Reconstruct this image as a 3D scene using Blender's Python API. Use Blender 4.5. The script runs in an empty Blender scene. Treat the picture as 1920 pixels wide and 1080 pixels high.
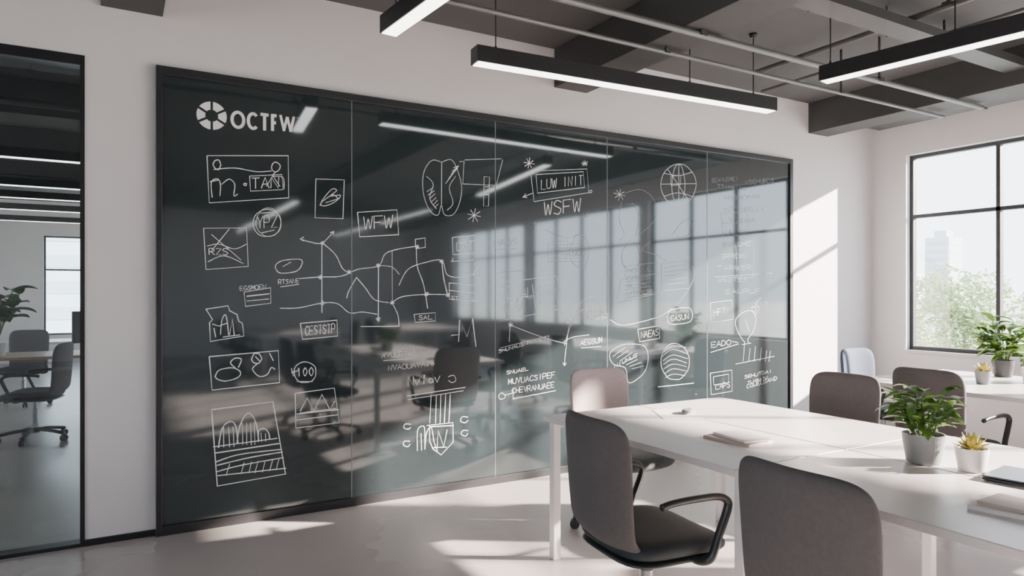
import bpy, bmesh, math, random
from mathutils import Vector, Matrix
random.seed(7)
SC = bpy.context.scene
COL = SC.collection
H = 1.39          # eye height
D = 4.47          # face of the writing-board wall
ZC = 3.3          # ceiling

# ------------------------------------------------------------------ materials
def mat(name, col, rough=0.5, metal=0.0, var=0.06, scale=6.0, bump=0.0, bscale=40.0, ior=None, tint=None, emit=None, estr=0.0, rvar=0.0, detail=4):
    m = bpy.data.materials.new(name); m.use_nodes = True
    nt = m.node_tree; b = nt.nodes['Principled BSDF']
    tc = nt.nodes.new('ShaderNodeTexCoord')
    n = nt.nodes.new('ShaderNodeTexNoise'); n.inputs['Scale'].default_value = scale; n.inputs['Detail'].default_value = detail
    nt.links.new(tc.outputs['Object'], n.inputs['Vector'])
    r = nt.nodes.new('ShaderNodeValToRGB')
    r.color_ramp.elements[0].position = 0.3; r.color_ramp.elements[1].position = 0.7
    r.color_ramp.elements[0].color = tuple(c*(1-var) for c in col)+(1,)
    r.color_ramp.elements[1].color = tuple(min(1, c*(1+var)) for c in col)+(1,)
    nt.links.new(n.outputs['Fac'], r.inputs['Fac']); nt.links.new(r.outputs['Color'], b.inputs['Base Color'])
    b.inputs['Roughness'].default_value = rough; b.inputs['Metallic'].default_value = metal
    if ior: b.inputs['IOR'].default_value = ior
    if tint: b.inputs['Specular Tint'].default_value = tint+(1,)
    if rvar:
        mr = nt.nodes.new('ShaderNodeMapRange'); mr.inputs['To Min'].default_value = rough-rvar; mr.inputs['To Max'].default_value = rough+rvar
        nt.links.new(n.outputs['Fac'], mr.inputs['Value']); nt.links.new(mr.outputs['Result'], b.inputs['Roughness'])
    if bump:
        n2 = nt.nodes.new('ShaderNodeTexNoise'); n2.inputs['Scale'].default_value = bscale; n2.inputs['Detail'].default_value = 3
        nt.links.new(tc.outputs['Object'], n2.inputs['Vector'])
        bp = nt.nodes.new('ShaderNodeBump'); bp.inputs['Strength'].default_value = bump; bp.inputs['Distance'].default_value = 0.01
        nt.links.new(n2.outputs['Fac'], bp.inputs['Height']); nt.links.new(bp.outputs['Normal'], b.inputs['Normal'])
    if emit:
        b.inputs['Emission Color'].default_value = emit+(1,); b.inputs['Emission Strength'].default_value = estr
    return m

def pane_mat(name, tint, gloss):
    m = bpy.data.materials.new(name); m.use_nodes = True
    nt = m.node_tree; nt.nodes.clear()
    o = nt.nodes.new('ShaderNodeOutputMaterial'); mx = nt.nodes.new('ShaderNodeMixShader')
    t = nt.nodes.new('ShaderNodeBsdfTransparent'); t.inputs['Color'].default_value = tint+(1,)
    g = nt.nodes.new('ShaderNodeBsdfGlossy'); g.inputs['Roughness'].default_value = 0.02
    mx.inputs['Fac'].default_value = gloss
    nt.links.new(t.outputs[0], mx.inputs[1]); nt.links.new(g.outputs[0], mx.inputs[2]); nt.links.new(mx.outputs[0], o.inputs['Surface'])
    return m

M_wall = mat('wall_paint', (0.82, 0.79, 0.80), 0.7, var=0.015, scale=2, bump=0.03, bscale=120)
M_ceil = mat('ceiling_paint', (0.098, 0.098, 0.100), 0.8, var=0.06, scale=1.5)
M_beam = mat('beam_paint', (0.072, 0.072, 0.073), 0.7, var=0.05, scale=2)
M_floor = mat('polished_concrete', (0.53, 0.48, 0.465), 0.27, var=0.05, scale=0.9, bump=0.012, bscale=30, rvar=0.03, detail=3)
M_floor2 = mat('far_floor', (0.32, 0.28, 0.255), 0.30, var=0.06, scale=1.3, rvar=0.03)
M_black = mat('black_trim', (0.015, 0.017, 0.02), 0.4, var=0.05)
M_frame = mat('window_frame_grey', (0.035, 0.04, 0.045), 0.45, var=0.05)
M_bframe = mat('board_frame', (0.028, 0.028, 0.031), 0.35, var=0.05)
M_board = mat('dark_glass', (0.022, 0.031, 0.034), 0.055, var=0.05, ior=2.05, tint=(0.88, 0.96, 1.0))
M_joint = mat('glass_joint', (0.19, 0.22, 0.23), 0.4, var=0.03)
M_chalk = mat('white_marker', (0.92, 0.93, 0.92), 0.8, var=0.08, scale=60)
M_chalk2 = mat('faint_marker', (0.28, 0.32, 0.33), 0.8, var=0.25, scale=40)
M_logo = mat('logo_vinyl', (0.93, 0.94, 0.94), 0.6, var=0.02)
M_pipe = mat('grey_pipe', (0.16, 0.16, 0.16), 0.45, metal=0.3, var=0.05)
M_duct = mat('dark_duct', (0.06, 0.06, 0.06), 0.5, metal=0.2, var=0.05)
M_lamp = mat('lamp_housing', (0.020, 0.020, 0.022), 0.4, var=0.05)
M_diff = mat('lamp_diffuser', (0.9, 0.9, 0.9), 0.5, var=0.01, emit=(1.0, 0.96, 0.90), estr=3.6)
M_white = mat('white_laminate', (0.80, 0.74, 0.735), 0.32, var=0.02, scale=3)
M_leg = mat('white_metal', (0.76, 0.74, 0.75), 0.35, var=0.02)
M_fab = mat('taupe_fabric', (0.112, 0.101, 0.102), 0.85, var=0.07, scale=60, bump=0.15, bscale=350)
M_fab_sunlit = mat('sunlit_taupe_fabric', (0.44, 0.36, 0.35), 0.85, var=0.05, scale=60, bump=0.15, bscale=350)  # chair fabric with sunlight painted in as a paler, pinker tone
M_fabb = mat('blue_grey_fabric', (0.09, 0.12, 0.18), 0.85, var=0.05, scale=60, bump=0.15, bscale=350)
M_seat = mat('dark_seat_fabric', (0.020, 0.028, 0.032), 0.7, var=0.1, scale=60, bump=0.12, bscale=350)
M_plas = mat('black_plastic', (0.022, 0.025, 0.027), 0.35, var=0.05)
M_greym = mat('grey_metal', (0.42, 0.42, 0.43), 0.3, metal=0.6, var=0.04)
M_leaf = mat('leaf_green', (0.15, 0.28, 0.05), 0.45, var=0.45, scale=25)
M_leaf2 = mat('deep_leaf_green', (0.045, 0.15, 0.035), 0.4, var=0.4, scale=10)
M_succ = mat('yellow_green_leaf', (0.46, 0.40, 0.10), 0.5, var=0.3, scale=30)
M_soil = mat('soil', (0.04, 0.028, 0.02), 0.9, var=0.3, scale=80, bump=0.5, bscale=200)
M_potg = mat('grey_ceramic', (0.24, 0.25, 0.26), 0.55, var=0.05, scale=30)
M_potw = mat('white_ceramic', (0.78, 0.74, 0.71), 0.4, var=0.03, scale=30)
M_potd = mat('charcoal_ceramic', (0.05, 0.055, 0.06), 0.5, var=0.05, scale=30)
M_stem = mat('green_stem', (0.12, 0.18, 0.06), 0.6, var=0.2)
M_paper = mat('paper', (0.85, 0.81, 0.78), 0.7, var=0.02)
M_cover = mat('beige_cover', (0.60, 0.47, 0.41), 0.6, var=0.05)
M_lap = mat('laptop_aluminium', (0.08, 0.085, 0.10), 0.3, metal=0.7, var=0.03)
M_wood = mat('wood_top', (0.42, 0.26, 0.15), 0.4, var=0.15, scale=8)
M_glass = pane_mat('clear_pane', (0.96, 0.97, 0.98), 0.05)
M_glassd = pane_mat('door_pane', (0.80, 0.86, 0.88), 0.07)
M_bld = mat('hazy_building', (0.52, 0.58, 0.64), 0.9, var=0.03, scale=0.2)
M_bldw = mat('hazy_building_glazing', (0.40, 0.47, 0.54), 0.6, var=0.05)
M_tree = mat('hazy_tree_leaves', (0.34, 0.43, 0.21), 0.8, var=0.3, scale=1.5)
M_bark = mat('bark', (0.18, 0.15, 0.12), 0.9, var=0.2)
M_ground = mat('street_ground', (0.42, 0.44, 0.42), 0.9, var=0.1, scale=0.1)

# ------------------------------------------------------------------ mesh helpers
def box(bm, x0, x1, y0, y1, z0, z1):
    vs = [bm.verts.new(p) for p in ((x0,y0,z0),(x1,y0,z0),(x1,y1,z0),(x0,y1,z0),(x0,y0,z1),(x1,y0,z1),(x1,y1,z1),(x0,y1,z1))]
    for f in ((3,2,1,0),(4,5,6,7),(0,1,5,4),(1,2,6,5),(2,3,7,6),(3,0,4,7)):
        bm.faces.new([vs[i] for i in f])

def lathe(bm, prof, n=32, c=(0,0,0)):
    rings = []
    for r, z in prof:
        rings.append([bm.verts.new((c[0]+r*math.cos(2*math.pi*i/n), c[1]+r*math.sin(2*math.pi*i/n), c[2]+z)) for i in range(n)])
    for a, b in zip(rings, rings[1:]):
        for i in range(n):
            bm.faces.new((a[i], a[(i+1)%n], b[(i+1)%n], b[i]))
    bm.faces.new(list(reversed(rings[0]))); bm.faces.new(rings[-1])

def catmull(pts, k=6, closed=False):
    pts = [Vector(p) for p in pts]
    if len(pts) < 3: return pts
    out = []; n = len(pts)
    rng = n if closed else n-1
    for i in range(rng):
        if closed: p0,p1,p2,p3 = pts[(i-1)%n],pts[i],pts[(i+1)%n],pts[(i+2)%n]
        else: p0,p1,p2,p3 = pts[max(i-1,0)],pts[i],pts[i+1],pts[min(i+2,n-1)]
        for j in range(k):
            t = j/k
            out.append(0.5*((2*p1)+(p2-p0)*t+(2*p0-5*p1+4*p2-p3)*t*t+(3*p1-p0-3*p2+p3)*t**3))
    out.append(pts[0] if closed else pts[-1])
    return out

def tube(bm, pts, rx, ry=None, n=10, up=Vector((0,0,1)), smooth=True):
    ry = ry or rx
    P = catmull(pts, 6) if smooth else [Vector(p) for p in pts]
    rings = []
    prev = None
    for i, p in enumerate(P):
        t = (P[min(i+1,len(P)-1)]-P[max(i-1,0)]).normalized()
        if prev is None:
            u = up if abs(t.dot(up)) < 0.95 else Vector((1,0,0))
            a = t.cross(u).normalized()
        else:
            a = (prev - t*prev.dot(t)).normalized()
        prev = a
        b = t.cross(a)
        rings.append([bm.verts.new(p+a*rx*math.cos(2*math.pi*k/n)+b*ry*math.sin(2*math.pi*k/n)) for k in range(n)])
    for r0, r1 in zip(rings, rings[1:]):
        for k in range(n):
            bm.faces.new((r0[k], r0[(k+1)%n], r1[(k+1)%n], r1[k]))
    bm.faces.new(list(reversed(rings[0]))); bm.faces.new(rings[-1])

def pillow(bm, th, f, n=20, sq=5.0, k=6, axis=(0,1,0)):
    """closed cushion/shell; f(x,y) maps the rounded-square outline to 3-D, thickness along axis"""
    ax = Vector(axis)
    gs = [math.sin(math.pi/2*(2*i/n-1)) for i in range(n+1)]
    def P(a, b, s):
        r = max(abs(a), abs(b))
        if r < 1e-6: x = y = 0
        else:
            th_ = math.atan2(b, a); c, si = math.cos(th_), math.sin(th_)
            rho = (abs(c)**sq+abs(si)**sq)**(-1/sq)
            x, y = r*rho*c, r*rho*si
        e = max(0, 1-r**k)**0.5
        return Vector(f(x, y))+ax*s*e*th/2
    for s in (1, -1):
        g = [[bm.verts.new(P(a, b, s)) for b in gs] for a in gs]
        for i in range(n):
            for j in range(n):
                q = (g[i][j], g[i+1][j], g[i+1][j+1], g[i][j+1])
                bm.faces.new(q if s > 0 else q[::-1])
    bmesh.ops.remove_doubles(bm, verts=bm.verts, dist=1e-5)
    bmesh.ops.recalc_face_normals(bm, faces=bm.faces)

def mk(name, bm, m, parent=None, loc=(0,0,0), rot=0, smooth=False, bevel=0, recalc=True, label=None):
    if recalc: bmesh.ops.recalc_face_normals(bm, faces=bm.faces)
    me = bpy.data.meshes.new(name); bm.to_mesh(me); bm.free()
    me.materials.append(m)
    if smooth:
        for p in me.polygons: p.use_smooth = True
    o = bpy.data.objects.new(name, me); COL.objects.link(o)
    o.location = loc; o.rotation_euler = (0, 0, rot)
    if parent: o.parent = parent
    if bevel:
        b = o.modifiers.new('bevel', 'BEVEL'); b.width = bevel; b.segments = 2; b.limit_method = 'ANGLE'
    if label: o['label'] = label
    return o

def thing(name, label, cat, loc=(0,0,0), rot=0, group=None):
    e = bpy.data.objects.new(name, None); COL.objects.link(e); e.empty_display_size = 0.1
    e.location = loc; e.rotation_euler = (0, 0, rot)
    e['label'] = label; e['category'] = cat
    if group: e['group'] = group
    return e

def tag(o, label, cat, group=None):
    o['label'] = label; o['category'] = cat
    if group: o['group'] = group
    return o

def struct(o): o['kind'] = 'structure'; return o

def copy_thing(src, loc, rot=0, label=None):
    n = src.copy(); COL.objects.link(n); n.location = loc; n.rotation_euler = (0, 0, rot)
    if label: n['label'] = label
    def rec(s, d):
        for c in s.children:
            k = c.copy(); k.parent = d; COL.objects.link(k); rec(c, k)
    rec(src, n)
    return n

# ------------------------------------------------------------------ room shell
X0, X1, Y0, Y1 = -5.0, 7.05, -8.0, 17.0
bm = bmesh.new(); box(bm, X0-.2, X1+.2, Y0-.2, D+.15, -0.12, 0.0); struct(mk('floor', bm, M_floor))
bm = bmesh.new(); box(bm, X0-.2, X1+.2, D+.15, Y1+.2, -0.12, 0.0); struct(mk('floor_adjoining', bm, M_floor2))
bm = bmesh.new(); box(bm, X0-.2, X1+.2, Y0-.2, Y1+.2, ZC, ZC+.15); struct(mk('ceiling', bm, M_ceil))
DX0, DX1, DZ = -2.35, -0.145, 2.707
bm = bmesh.new()
box(bm, X0, DX0, D, D+.15, 0, ZC); box(bm, DX1, X1, D, D+.15, 0, ZC); box(bm, DX0, DX1, D, D+.15, DZ, ZC)
struct(mk('wall_north', bm, M_wall))
wins_e = [(-6.16,-2.88),(-2.67,0.61),(0.82,4.10),(5.3,7.76),(8.26,10.72),(11.2,13.66),(14.0,16.46)]
fill_wins_w = [(-4.2,-1.4),(-1.0,1.6),(6.0,9.0),(10.0,13.0)]  # unseen windows, added to let fill light into both rooms
WZ0, WZ1 = 0.824, 2.82
def wall_with_windows(name, axis, c0, c1, a0, a1, wins, z0, z1):
    bm = bmesh.new()
    def bx(a, b, zz0, zz1):
        if axis == 'y': box(bm, c0, c1, a, b, zz0, zz1)
        else: box(bm, a, b, c0, c1, zz0, zz1)
    bx(a0, a1, 0, z0); bx(a0, a1, z1, ZC)
    cur = a0
    for w in wins:
        bx(cur, w[0], z0, z1); cur = w[1]
    bx(cur, a1, z0, z1)
    return struct(mk(name, bm, M_wall))
wall_with_windows('wall_east', 'y', X1, X1+.16, Y0-.2, Y1+.2, wins_e, WZ0, WZ1)
wall_with_windows('wall_far', 'x', Y1, Y1+.2, X0, X1, [(-1.27, 1.2), (2.5, 5.0)], 0.55, 2.6)
wall_with_windows('wall_west', 'y', X0-.2, X0, Y0-.2, Y1+.2, fill_wins_w, 0.8, 2.8)
bm = bmesh.new(); box(bm, X0, X1, Y0-.2, Y0, 0, ZC); struct(mk('wall_south', bm, M_wall))

def window(idx, axis, c, a0, a1, z0, z1, npan, zt=None):
    fw = 0.035; dp = 0.03
    bm = bmesh.new(); bg = bmesh.new()
    def bx(b, p, q, r, s, d):
        if axis == 'y': box(b, c-d, c+d, p, q, r, s)
        else: box(b, p, q, c-d, c+d, r, s)
    bx(bm, a0, a1, z0, z0+fw, dp); bx(bm, a0, a1, z1-fw, z1, dp)
    for i in range(npan+1):
        a = a0+(a1-a0)*i/npan
        lo, hi = (a, a+fw) if i == 0 else ((a-fw, a) if i == npan else (a-fw/2, a+fw/2))
        bx(bm, lo, hi, z0+fw, z1-fw, dp)
    if zt: bx(bm, a0+fw, a1-fw, zt-fw/2, zt+fw/2, dp)
    o = struct(mk('window_%d' % idx, bm, M_frame))
    bx(bg, a0+.01, a1-.01, z0+.01, z1-.01, 0.003)
    mk('window_pane', bg, M_glass, parent=o)
    bs = bmesh.new()
    if axis == 'y' and c > 0:
        box(bs, X1-0.03, X1+0.06, a0-0.02, a1+0.02, z0-0.025, z0); mk('window_sill', bs, M_wall, parent=o)
i = 1
for w in wins_e:
    window(i, 'y', X1+.10, w[0], w[1], WZ0, WZ1, 4 if w[1]-w[0] > 3 else 3, 2.19); i += 1
window(i, 'x', Y1+.1, -1.27, 1.2, 0.55, 2.6, 2, 1.9); i += 1
window(i, 'x', Y1+.1, 2.5, 5.0, 0.55, 2.6, 2, 1.9); i += 1
for w in fill_wins_w:  # added west windows, out of view, for fill light
    window(i, 'y', X0-.1, w[0], w[1], 0.8, 2.8, 3, 2.15); i += 1
# glazed partition door
bm = bmesh.new(); f = 0.022
box(bm, DX1-f, DX1, D-.01, D+.08, 0, DZ); box(bm, DX0, DX0+f, D-.01, D+.08, 0, DZ)
box(bm, DX0+f, DX1-f, D-.01, D+.08, DZ-.055, DZ); box(bm, DX0+f, DX1-f, D-.01, D+.08, 0, 0.02)
box(bm, -1.27, -1.23, D, D+.07, 0.02, DZ-.055)
d = struct(mk('door_1', bm, M_black))
bm = bmesh.new(); box(bm, DX0+.01, DX1-.01, D+.03, D+.04, 0.01, DZ-.04); mk('door_pane', bm, M_glassd, parent=d)
bm = bmesh.new(); box(bm, DX1, 0.203, D-.012, D, 0, 0.035); struct(mk('baseboard_north', bm, M_black))
bm = bmesh.new(); box(bm, 5.717, X1, D-.012, D, 0, 0.035); struct(mk('baseboard_northeast', bm, M_wall))

# ceiling beams
for (a, b) in ((-3.1,-2.8), (-0.07,0.24), (2.96,3.27), (6.0,6.3)):
    bm = bmesh.new(); box(bm, a, b, Y0, D, 3.0, ZC)
    tag(mk('ceiling_beam', bm, M_beam, bevel=0.004), 'dark grey painted ceiling beam meeting the board wall', 'beam', 'ceiling beams')
for (y0, y1) in ((5.6,5.9),(7.4,7.7),(9.6,9.9),(12.0,12.3)):
    bm = bmesh.new(); box(bm, X0, X1, y0, y1, 2.98, ZC)
    tag(mk('ceiling_beam', bm, M_beam, bevel=0.004), 'dark ceiling beam in the adjoining office', 'beam', 'adjoining office beams')
# services
e = thing('air_duct', 'dark rectangular air duct along the window wall', 'duct', (6.585, -2, 3.06))
bm = bmesh.new(); box(bm, -.165, .165, -5.9, 6.2, 0, .18); mk('duct_body', bm, M_duct, parent=e, bevel=.004)
for y in (5.2, 4.0, 2.8, 1.6):
    bm = bmesh.new(); box(bm, -.18, .18, y, y+.04, -.012, -.001); box(bm, -.18, -.167, y, y+.04, -.001, .238); box(bm, .167, .18, y, y+.04, -.001, .238)
    mk('duct_strap', bm, M_duct, parent=e)
e = thing('cable_tray', 'dark steel cable tray hung between two ceiling beams', 'cable tray', (4.63, 2.62, 3.10))
bm = bmesh.new(); box(bm, -1.33, 1.33, -.08, .08, 0, .006); box(bm, -1.33, 1.33, -.08, -.074, .006, .06); box(bm, -1.33, 1.33, .074, .08, .006, .06); mk('tray_body', bm, M_duct, parent=e)
for x in (-1.0, -.2, .9):
    bm = bmesh.new(); tube(bm, [(x,.085,-.004),(x,.085,.198)], .005, n=8, smooth=False); mk('hanger_rod', bm, M_duct, parent=e)
def pipe(pts, r, label, m=M_pipe, nb=5):
    e = thing('ceiling_pipe', label, 'pipe')
    bm = bmesh.new(); tube(bm, pts, r, n=12, smooth=False); mk('pipe_run', bm, m, parent=e, smooth=True)
    p, q = Vector(pts[0]), Vector(pts[-1])
    for k in range(1, nb+1):
        c = p.lerp(q, (k+.2)/(nb+1))
        bm = bmesh.new()
        box(bm, c.x-.006, c.x+.006, c.y-.006, c.y+.006, c.z+r, ZC)
        box(bm, c.x-r-.006, c.x+r+.006, c.y-r-.006, c.y+r+.006, c.z-.008, c.z+r+.004)
        mk('pipe_bracket', bm, M_duct, parent=e)
pipe([(-4.5,3.36,2.96),(6.35,3.36,2.96)], 0.014, 'thin grey conduit pipe running under the beams')
pipe([(-4.5,3.05,2.97),(6.35,3.05,2.97)], 0.020, 'grey sprinkler pipe running under the beams')
pipe([(5.0,-7.5,3.20),(5.0,4.2,3.20)], 0.014, 'thin grey conduit pipe towards the board wall')
pipe([(4.55,-7.5,3.21),(4.55,3.9,3.21)], 0.02, 'grey pipe between the ceiling beams')
pipe([(-4.0,6.6,2.9),(6.8,6.6,2.9)], 0.03, 'dark pipe on the adjoining office ceiling', M_duct)
pipe([(-4.0,8.6,2.85),(6.8,8.6,2.85)], 0.04, 'dark pipe on the adjoining office ceiling', M_duct)
pipe([(-4.0,10.8,2.9),(6.8,10.8,2.9)], 0.03, 'dark pipe on the adjoining office ceiling', M_duct)

# ------------------------------------------------------------------ pendants
def pendant(loc, rot, L, cables, label, zb=2.75, group='linear pendant lights'):
    e = thing('pendant_light', label, 'ceiling light', (loc[0], loc[1], zb), rot, group)
    bm = bmesh.new(); w = 0.05
    box(bm, -L/2, L/2, -w, -w+.008, 0, .095); box(bm, -L/2, L/2, w-.008, w, 0, .095)
    box(bm, -L/2, L/2, -w+.008, w-.008, .085, .095)
    box(bm, -L/2, -L/2+.01, -w+.008, w-.008, 0, .085); box(bm, L/2-.01, L/2, -w+.008, w-.008, 0, .085)
    mk('lamp_housing', bm, M_lamp, parent=e)
    bm = bmesh.new(); box(bm, -L/2+.01, L/2-.01, -w+.008, w-.008, -0.004, 0.03); mk('lamp_diffuser', bm, M_diff, parent=e)
    for c in cables:
        bm = bmesh.new(); tube(bm, [(c,0,.09),(c,0,ZC-zb)], 0.004, n=8, smooth=False)
        lathe(bm, [(0.02,ZC-zb-.03),(0.03,ZC-zb-.012),(0.03,ZC-zb)], 16, (c,0,0)); lathe(bm, [(0.008,.095),(0.008,.12)], 10, (c,0,0))
        mk('cable', bm, M_lamp, parent=e)
    return e
pendant((1.335,3.175), math.radians(-84.6), 0.85, (-.33,.33), 'short black linear pendant light with glowing white underside', zb=2.81)
p2 = pendant((3.035,3.54), math.radians(-3.3), 2.42, (-1.07,.42,1.02), 'black linear pendant light hanging parallel to the board')
pendant((4.13,1.64), math.radians(-80.5), 2.4, (-1.15,-.45,1.05), 'black linear pendant light above the back desks')
for (x, y, r) in ((2.3,-2.6,90),(4.4,-2.6,90),(2.3,-5.8,90),(4.4,-5.8,90),(-2.4,-1.0,90),(-2.4,-5.0,90)):
    copy_thing(p2, (x, y, 2.75), math.radians(r), 'black linear pendant light reflected in the glass board')
for y in (8.2, 10.3, 11.6, 13.2, 15.2):
    pendant((-0.9, y), 0, 2.4, (-1.0,1.0), 'linear pendant light in the adjoining office', 2.72, 'adjoining office lights')

# ------------------------------------------------------------------ writing board
B = thing('glass_writing_board', 'dark glossy glass writing wall covered in white sketches', 'writing board', (0.203, D, 0))
BX = 0.203
W_ = 5.716-BX
ft, fb, fs = 0.045, 0.055, 0.031
bm = bmesh.new()
box(bm, 0, fs, -.045, 0, 0, 2.706); box(bm, W_-fs*1.4, W_, -.045, 0, 0, 2.706)
box(bm, fs, W_-fs*1.4, -.045, 0, 2.706-ft, 2.706); box(bm, fs, W_-fs*1.4, -.045, 0, 0, fb)
mk('frame', bm, M_bframe, parent=B, bevel=0.002)
divs = [fs, 1.347-BX, 2.421-BX, 3.454-BX, 4.572-BX, W_-fs*1.4]
for a, b in zip(divs, divs[1:]):
    bm = bmesh.new(); box(bm, a+.0015, b-.0015, -.030, -.018, fb, 2.706-ft)
    mk('glass_panel', bm, M_board, parent=B)
for a in divs[1:-1]:
    bm = bmesh.new(); box(bm, a-.0024, a+.0024, -.0315, -.010, fb, 2.706-ft)
    mk('glass_joint', bm, M_joint, parent=B)

F = 1289.0
def onb(px, py):
    """measured sketch position -> point on the glass face (board metres)"""
    t = (px-960)/F; dy = 0.8660-0.5*t; s = (D-.0305)/dy
    return Vector((s*(0.5+0.8660*t)-BX, 0, H+s*(552-py)/F))

KW = .74
class Sketch:
    def __init__(self, w=0.0065, faint=False): self.s = []; self.w = w*KW; self.f = faint
    def line(self, pts, smooth=False, closed=False, w=None, wob=0.8):
        P = [onb(x+random.uniform(-wob,wob), y+random.uniform(-wob,wob)) for x, y in pts]
        if smooth: P = catmull(P, 6, closed)
        elif closed: P = P+[P[0]]
        self.s.append((P, w*KW if w else self.w)); return self
    def rect(self, a, b, c, d): return self.line([a, b, c, d], closed=True)
    def ell(self, cx, cy, rx, ry, n=12, a0=0, a1=360, **k):
        full = abs(a1-a0) >= 360
        pts = [(cx+rx*math.cos(math.radians(a0+(a1-a0)*i/(n if full else n-1))), cy+ry*math.sin(math.radians(a0+(a1-a0)*i/(n if full else n-1)))) for i in range(n)]
        return self.line(pts, smooth=True, closed=full, **k)
    def star(self, x, y, r):
        for k in range(4):
            a = math.pi*k/4+.2; self.line([(x-r*math.cos(a), y-r*math.sin(a)), (x+r*math.cos(a), y+r*math.sin(a))])
        return self
    def text(self, x0, y0, x1, y1, h, s, w=None):
        n = len(s); ux, uy = (x1-x0)/n, (y1-y0)/n
        for i, ch in enumerate(s):
            for st in FONT.get(ch, []):
                pts = [(x0+ux*(i+.82*p[0]), y0+uy*(i+.82*p[0])-h*p[1]) for p in st]
                self.line(pts, smooth=len(pts) > 4, wob=0.4, w=w)
        return self
    def arrow(self, x, y, ang, r=7):
        for d in (-.5, .5):
            self.line([(x, y), (x-r*math.cos(ang+d), y-r*math.sin(ang+d))])
        return self
    def done(self, name='sketch', m=None, even=False):
        bm = bmesh.new(); off = 0.0003
        for k, (P, w) in enumerate(self.s):
            Q = [P[0]]
            for p in P[1:]:
                if (p-Q[-1]).length > 1e-4: Q.append(p)
            if len(Q) < 2: continue
            L = []; y = -.0305-off*(k % 5)
            for i, p in enumerate(Q):
                t = (Q[min(i+1,len(Q)-1)]-Q[max(i-1,0)])
                if t.length < 1e-6: t = Vector((1,0,0))
                t.normalize(); nrm = Vector((-t.z, 0, t.x))*w/2*(1 if even else random.uniform(.75,1.2))
                L.append((bm.verts.new((p.x+nrm.x, y, p.z+nrm.z)), bm.verts.new((p.x-nrm.x, y, p.z-nrm.z))))
            for a, b in zip(L, L[1:]): bm.faces.new((a[0], a[1], b[1], b[0]))
        return mk(name, bm, m or (M_chalk2 if self.f else M_chalk), parent=B, recalc=False)
FONT = {
 'A': [[(0,0),(.5,1),(1,0)],[(.2,.4),(.8,.4)]], 'B': [[(0,0),(0,1),(.7,.9),(.6,.55),(0,.5)],[(0,.5),(.8,.4),(.8,.1),(0,0)]],
 'C': [[(1,.85),(.5,1),(.05,.6),(.2,.1),(.6,0),(1,.2)]], 'D': [[(0,0),(0,1),(.6,.9),(.95,.5),(.6,.1),(0,0)]],
 'E': [[(1,1),(0,1),(0,0),(1,0)],[(0,.5),(.8,.5)]], 'F': [[(1,1),(0,1),(0,0)],[(0,.5),(.8,.5)]],
 'G': [[(1,.85),(.5,1),(0,.5),(.4,0),(1,.2),(1,.45),(.6,.45)]], 'H': [[(0,0),(0,1)],[(1,0),(1,1)],[(0,.5),(1,.5)]],
 'I': [[(.5,0),(.5,1)]], 'L': [[(0,1),(0,0),(1,0)]], 'M': [[(0,0),(.1,1),(.5,.3),(.9,1),(1,0)]],
 'N': [[(0,0),(.05,1),(.9,0),(1,1)]], 'O': [[(.5,1),(0,.6),(.2,.05),(.8,.05),(1,.6),(.5,1)]],
 'P': [[(0,0),(0,1),(.8,.95),(.8,.5),(0,.45)]], 'R': [[(0,0),(0,1),(.8,.95),(.8,.55),(0,.5)],[(.3,.5),(1,0)]],
 'S': [[(1,.85),(.4,1),(.1,.7),(.9,.35),(.6,0),(0,.12)]], 'T': [[(0,1),(1,1)],[(.5,1),(.5,0)]],
 'U': [[(0,1),(.05,.2),(.5,0),(.95,.2),(1,1)]], 'V': [[(0,1),(.5,0),(1,1)]], 'W': [[(0,1),(.25,0),(.5,.8),(.75,0),(1,1)]],
 'X': [[(0,0),(1,1)],[(0,1),(1,0)]], 'Y': [[(0,1),(.5,.5),(1,1)],[(.5,.5),(.5,0)]], 'Z': [[(0,1),(1,1),(0,0),(1,0)]],
 'a': [[(.9,.6),(.3,.65),(.1,.2),(.5,0),(.9,.3),(.95,.6),(1,0)]], 'l': [[(.3,0),(.6,1),(.4,1),(.5,0)]], 'v': [[(0,.6),(.4,0),(.9,.7)]],
 'd': [[(.8,.4),(.3,.55),(.1,.2),(.5,0),(.8,.3),(.85,1),(.9,0)]], 'm': [[(0,0),(.1,.6),(.4,.6),(.45,0),(.6,.6),(.9,.6),(1,0)]],
 'o': [[(.5,.6),(.1,.3),(.5,0),(.9,.3),(.5,.6)]], '1': [[(.2,.8),(.5,1),(.5,0)]], '0': [[(.5,1),(.1,.5),(.5,0),(.9,.5),(.5,1)]],
}
def scr(n): return ''.join(random.choice('NUMATESLIRHWO') for _ in range(n))

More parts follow.
